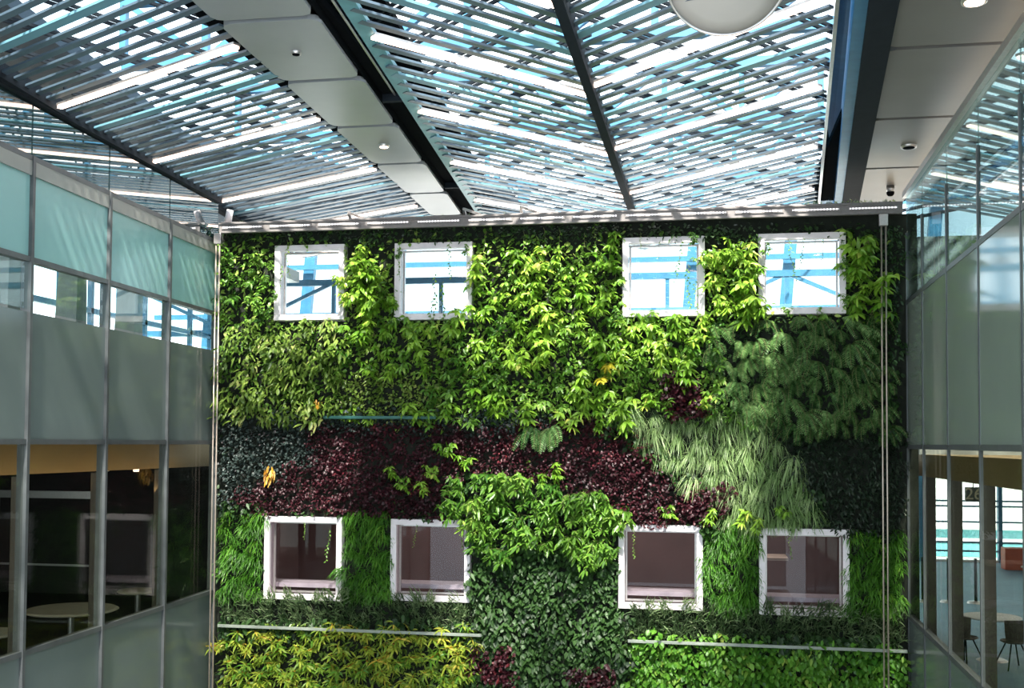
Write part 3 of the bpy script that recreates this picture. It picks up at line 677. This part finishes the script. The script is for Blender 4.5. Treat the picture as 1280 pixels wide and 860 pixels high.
def place(name, pr, px, py, label, group, cat='plant', sc=1., yo=18.98, rot=.35):
    p = atY(px, py, 18.85); x, z = p.x, p.z
    lm, sm = pr[random.randrange(len(pr))]; loc = (x, yo, z)
    if sm is None:
        o = bpy.data.objects.new(name, lm); COL.objects.link(o)
    else:
        o = bpy.data.objects.new(name, None); COL.objects.link(o); o.empty_display_size = .1
        for nm, me in (('leaves', lm), ('stem', sm)):
            c = bpy.data.objects.new(nm, me); COL.objects.link(c); c.parent = o
    o.location = loc; o.rotation_euler = (random.uniform(-.15, .15), random.uniform(-rot, rot), random.uniform(-.3, .3))
    k = sc*random.uniform(.82, 1.2); o.scale = (k*random.choice((-1, 1)), k, k) if sm is None and False else (k, k, k)
    return tag(o, label, cat, group)
def inpoly(x, y, P_):
    c = False; j = len(P_)-1
    for i in range(len(P_)):
        xi, yi = P_[i]; xj, yj = P_[j]
        if (yi > y) != (yj > y) and x < (xj-xi)*(y-yi)/(yj-yi)+xi: c = not c
        j = i
    return c
def rc(a, b, c, d): return [(a, b), (c, b), (c, d), (a, d)]
def win_hit(x, y, mgn=0):
    for o_, _ in WIN:
        if o_[0]-mgn < x < o_[2]+mgn and o_[1]-mgn < y < o_[3]+mgn: return True
    return False
ZONES = [
    ('purple', [rc(590, 815, 640, 850), rc(725, 842, 770, 862), [(835, 478), (880, 480), (890, 510), (840, 515)], rc(870, 615, 908, 640)]),
    ('croton', [rc(274, 786, 592, 870)]),
    ('oval', [[(785, 798), (1134, 812), (1134, 870), (785, 870)]]),
    ('tuft', [[(274, 742), (600, 748), (600, 784), (274, 780)], [(785, 755), (1134, 765), (1134, 806), (785, 800)]]),
    ('grass', [rc(272, 640, 333, 745), rc(425, 645, 492, 748), rc(876, 655, 952, 762), rc(1060, 668, 1136, 768)]),
    ('bush', [[(570, 610), (600, 595), (680, 592), (780, 630), (785, 690), (745, 705), (690, 680), (610, 690), (565, 650)]]),
    ('heart', [rc(586, 680, 785, 870)]),
    ('pale', [[(768, 505), (960, 525), (985, 560), (1010, 600), (1030, 662), (905, 660), (900, 618), (850, 592), (800, 550)]]),
    ('maroon', [[(385, 532), (560, 535), (600, 545), (690, 528), (740, 525), (800, 555), (850, 597), (905, 622), (905, 652), (880, 656), (790, 655), (690, 612), (570, 600), (560, 645), (330, 645), (290, 625), (340, 592), (390, 575)]]),
    ('slate', [[(275, 520), (410, 520), (560, 522), (690, 522), (690, 545), (480, 560), (390, 580), (330, 600), (275, 640)]]),
    ('darksmall', [[(960, 532), (1135, 540), (1135, 682), (1035, 670), (1010, 600)]]),
    ('fern', [[(890, 402), (1105, 392), (1112, 545), (960, 532), (900, 505)]]),
    ('droop', [[(275, 405), (425, 405), (420, 520), (275, 520)]]),
    ('redmix', [[(420, 475), (545, 465), (545, 520), (410, 520)]]),
    ('edge', [rc(1103, 270, 1140, 860), rc(272, 284, 1135, 300)]),
    ('lime', [rc(270, 290, 1140, 535)]),
    ('heart', [rc(200, 200, 1200, 900)]),
]
def zone(x, y):
    for n_, ps in ZONES:
        for P_ in ps:
            if inpoly(x, y, P_): return n_
# -- carpet of small leaves behind the plants: one stuff object per planting zone
FILL = dict(lime=('mid', .12, .06, 'oval', 'mid green small leaved mat behind the upper plants'),
    purple=('maroon', .07, .05, 'oval', 'purple small leaf mat in the little purple patches'),
    croton=('olive', .11, .045, 'lance', 'green leaf mat behind the yellow plants at the bottom left'),
    oval=('mid', .10, .06, 'oval', 'green leaf mat behind the bright plants at the bottom right'),
    tuft=('dark', .12, .02, 'blade', 'dark blade mat above the pale gutters'),
    grass=('grass', .16, .02, 'blade', 'fresh green blades beside the lower windows'),
    bush=('mid', .10, .045, 'lance', 'leaf mat behind the leafy shrubs between the lower windows'),
    heart=('dark', .10, .07, 'heart', 'dark heart shaped leaf mat at the lower middle'),
    pale=('tuft', .18, .016, 'blade', 'grey green blades behind the pale grass'),
    maroon=('maroon', .06, .045, 'oval', 'dark red leaf mat across the middle band'),
    slate=('slate', .07, .05, 'oval', 'slate coloured leaf mat left of the maroon band'),
    darksmall=('darker', .09, .03, 'lance', 'blackish small leaf mat at the right of the middle band'),
    fern=('dark', .12, .03, 'lance', 'dark leaf mat behind the ferns'),
    droop=('mid', .10, .05, 'lance', 'leaf mat behind the drooping plants at the upper left'),
    redmix=('olive', .07, .045, 'oval', 'mixed low leaf mat above the green gutter'),
    edge=('dark', .09, .05, 'lance', 'dark leaf mat along the top and right edge'))
acc = {}
step = 6.2
for gy in np.arange(284, 872, step):
    for gx in np.arange(271, 1136, step):
        x = gx+random.uniform(-4, 4); y = gy+random.uniform(-4, 4)
        if win_hit(x, y, -1) or x < 274 or x > 1124: continue
        z_ = zone(x+random.gauss(0, 8), y+random.gauss(0, 8)) or 'heart'
        acc.setdefault(z_, []).append((x, y))
for z_, pts in acc.items():
    m, L, W, pf, lab = FILL[z_]; reps = 3 if pf == 'blade' or L < .08 else 2
    P3 = []
    for x, y in pts:
        p = atY(x, y, 18.9)
        for _ in range(reps): P3.append((p.x+random.uniform(-.05, .05), 18.98-random.uniform(0, .14), p.z+random.uniform(-.05, .05)))
    P3 = np.array(P3); n = len(P3)
    if pf == 'blade': d = np.stack([U(-.5, .5, n), -U(.2, .8, n), U(.2, 1, n) if z_ != 'pale' else U(-.6, .6, n)], 1); dr = 1.6
    else: d = np.stack([U(-.9, .9, n), -U(.3, .9, n), U(-.8, .3, n)], 1); dr = .6
    o = bpy.data.objects.new('foliage_mat', mesh('foliage_mat', leaves(P3, d, L*U(.6, 1.3, n), W*U(.7, 1.3, n), dr, 3, pf), LM[m])); COL.objects.link(o)
    tag(o, lab, 'foliage', None, 'stuff')
# -- individual plants
PR_ = dict(
    lime=protos('broadleaf_plant', lambda: sp_broad(), 'lime', 5), limem=protos('broadleaf_plant', lambda: sp_broad(L=.14, W=.05), 'mid', 4),
    droop=protos('drooping_plant', lambda: sp_clump(46, .2, .16, .055, 1.2, 'lance', outw=(.08, .35), down=.1), 'olive', 4),
    redmix=protos('ground_cover_plant', lambda: sp_clump(50, .18, .08, .05), 'olive', 3),
    maroon=protos('heuchera', lambda: sp_clump(85, .2, .055, .045, .5), 'maroon', 4), purple=protos('heuchera', lambda: sp_clump(90, .2, .08, .06, .7, outw=(.1, .3)), 'maroon', 3),
    slate=protos('trailing_plant', lambda: sp_clump(60, .2, .06, .045, .6), 'slate', 3),
    pale=protos('spider_plant', lambda: sp_grass(60, .42, .019, .9, 2.8), 'pale', 4),
    fern=protos('fern', lambda: sp_fern(), 'fern', 4),
    darksmall=protos('dark_foliage_plant', lambda: sp_clump(60, .18, .09, .028, .6, 'lance', outw=(.03, .2)), 'darker', 3),
    grass=protos('grass_tuft', lambda: sp_grass(60, .26, .02, .5, 1.6, .1, .7, 4), 'grass', 4),
    bush=protos('leafy_shrub', lambda: sp_bush(9, .15, .048, .26), 'mid', 4), bushy=protos('leafy_shrub', lambda: sp_bush(9, .15, .048, .26), 'lime', 3),
    tuft=protos('grass_tuft', lambda: sp_grass(46, .25, .026, 1.7, .5, .1, .6, 3), 'tuft', 4),
    heart=protos('ivy_plant', lambda: sp_clump(42, .19, .12, .095, .5, 'heart', outw=(.04, .18), down=.5), 'dark', 4),
    croton=protos('croton', lambda: sp_broad(nb=4, n=8, L=.17, W=.04, droop=1.0, R=.13, out_=.26), 'croton', 4, 'vein'),
    oval=protos('broadleaf_plant', lambda: sp_clump(48, .18, .12, .065, .9, outw=(.05, .25)), 'oval', 4),
    edge=protos('hanging_plant', lambda: sp_clump(30, .16, .1, .04, 1., 'lance'), 'dark', 2),
    vine=protos('ivy_vine', lambda: sp_vine(), 'mid', 4), yellow=protos('yellow_plant', lambda: sp_broad(nb=2, n=10, L=.2, W=.07), 'yellow', 1),
    orange=protos('orange_plant', lambda: sp_clump(18, .1, .16, .045, 1.4, 'lance', down=.6), 'orange', 2),
)
INFO = dict(lime=('broadleaf_plant', 'bright lime green broad leaved plant in the top half of the planted wall', 'lime green plants of the top half', 25, 24, 1.),
    droop=('drooping_plant', 'drooping olive leaved plant below the upper left window', 'drooping plants at the upper left', 22, 22, 1.),
    redmix=('ground_cover_plant', 'low olive plant just above the dark green gutter', 'low plants above the green gutter', 24, 20, .9),
    maroon=('heuchera', 'dark red leaved heuchera in the maroon band across the middle', 'maroon heucheras of the middle band', 21, 20, 1.),
    purple=('heuchera', 'purple leaved heuchera in a small patch outside the maroon band', 'purple heucheras outside the band', 20, 20, 1.),
    slate=('trailing_plant', 'slate green trailing plant along the upper left of the maroon band', 'slate plants beside the maroon band', 22, 20, 1.),
    pale=('spider_plant', 'pale green arching spider plant right of the maroon band', 'pale arching spider plants', 21, 21, 1.),
    fern=('fern', 'dark green hanging fern below the rightmost upper window', 'ferns below the rightmost upper window', 24, 24, 1.),
    darksmall=('dark_foliage_plant', 'blackish fine leaved plant at the right above the rightmost lower window', 'blackish plants at the right', 20, 20, 1.),
    grass=('grass_tuft', 'fresh green grass tuft beside one of the lower windows', 'fresh green tufts beside the lower windows', 17, 17, 1.),
    bush=('leafy_shrub', 'bright green leafy shrub between the second and third lower windows', 'leafy shrubs between the lower windows', 25, 22, 1.1),
    tuft=('grass_tuft', 'grey green upright tuft just above a pale gutter', 'grey green tufts above the gutters', 17, 15, 1.),
    heart=('ivy_plant', 'dark green ivy plant at the lower middle of the planted wall', 'dark ivy plants at the lower middle', 22, 22, 1.),
    croton=('croton', 'yellow green croton with orange stalks at the bottom left', 'yellow crotons at the bottom left', 21, 20, 1.),
    oval=('broadleaf_plant', 'bright green oval leaved plant at the bottom right of the wall', 'oval leaved plants at the bottom right', 20, 20, 1.),
    edge=('hanging_plant', 'dark hanging plant along the top or right edge of the planted wall', 'dark plants along the wall edges', 26, 26, .9))
for z_, (nm, lab, grp, sx, sy, sc) in INFO.items():
    mg = {'tuft': -8, 'grass': 3, 'fern': 4, 'lime': 6}.get(z_, 8); cnt = 0; got = []
    for _try in range(26000):
            x = random.uniform(277, 1126); y = random.uniform(286, 868)
            if zone(x, y) != z_ or win_hit(x, y, mg): continue
            if any(((x-u)/sx)**2+((y-v)/sy)**2 < .62 for u, v in got): continue
            got.append((x, y))
            if y < 318 and z_ == 'lime' and random.random() < .7: continue
            pr = PR_[z_]
            if z_ == 'lime':
                if (y > 440 and random.random() < .45) or x < 335 or random.random() < .22:
                    place('broadleaf_plant', PR_['limem'], x, y, 'mid green smaller leaved plant among the lime green ones in the top half', 'mid green plants of the top half'); continue
            cnt += 1
            place(nm, pr, x, y, lab, grp, sc=sc*(random.uniform(.8, 1.3) if z_ == 'lime' else 1), yo=18.80 if win_hit(x, y, 4) else 18.98)
for x, y in ((430, 350), (450, 340), (478, 345), (440, 375), (465, 380), (488, 378), (455, 360), (890, 325), (912, 320), (935, 340), (895, 355), (925, 365), (905, 385), (938, 385)):
    place('leafy_shrub', PR_['bushy'], x, y, 'yellow green leafy shrub filling the gap between two upper windows', 'shrubs between the upper windows', yo=18.9, sc=.9)
for x, y in ((555, 560), (540, 590), (585, 575), (505, 605), (530, 610), (700, 590), (925, 645), (950, 655), (835, 640), (890, 645), (970, 640), (675, 600), (490, 590), (605, 635), (810, 500), (880, 505)):
    place('broadleaf_plant', PR_['lime'], x, y, 'single lime green plant standing out against the middle band', 'lime plants in the middle band', sc=.75, yo=18.9)
for x, y in ((342, 335), (345, 372), (338, 392), (868, 302), (873, 322), (582, 312), (500, 318), (955, 312), (1052, 330), (1060, 380), (640, 398), (955, 392), (985, 392), (1020, 394)):
    place('broadleaf_plant', PR_['limem'], x, y, 'green plant reaching over the frame of an upper window', 'plants over the upper window frames', sc=.62, yo=18.80)
for x in (665, 690):
    place('fern', PR_['fern'], x, 535, 'green fern hanging over the middle of the maroon band', 'ferns over the maroon band', sc=1.1, yo=18.9)
place('yellow_plant', PR_['yellow'], 757, 468, 'yellow leaved plant standing out in the upper middle of the wall', None, yo=18.85)
place('orange_plant', PR_['orange'], 341, 590, 'orange leaved hanging plant left of the maroon band', None, yo=18.85)
place('orange_plant', PR_['orange'], 401, 503, 'orange leaves hanging at the left end of the green gutter', None, sc=.7, yo=18.85)
for x, y, s_ in ((360, 300, .8), (352, 330, .9), (500, 300, .8), (548, 340, 1.1), (556, 352, 1.), (545, 365, .9), (562, 300, .7), (852, 300, .9), (860, 330, .9), (868, 350, .8), (985, 300, .9), (1003, 296, .6), (1030, 298, .4), (826, 300, .5), (1050, 300, .8), (800, 290, .5),
                 (412, 660, .7), (382, 650, .4), (520, 655, .5), (575, 655, .6), (793, 664, .5), (985, 665, .5), (742, 278, .9), (655, 290, 1.), (700, 288, .9), (610, 290, 1.1), (730, 292, .8), (680, 285, 1.1), (325, 285, .9), (455, 285, .8)):
    place('ivy_vine', PR_['vine'], x, y, 'thin ivy vine trailing down from above over the planting or a window', 'trailing vines', sc=s_, yo=18.86, rot=.08)
# greenery growing over the top of the rail
for i, x in enumerate(list(range(300, 560, 16))+list(range(560, 1000, 24))+list(range(1000, 1125, 9))):
    p = atY(x, 272, 18.85); o = place('rail_top_plant', PR_['redmix'] if i % 2 else PR_['tuft'], x, 290, 'small green plant poking up over the top rail', 'plants along the top of the rail', sc=.42, yo=18.95)
    o.location.z = hz+.08 + (.05 if x > 1000 else 0)
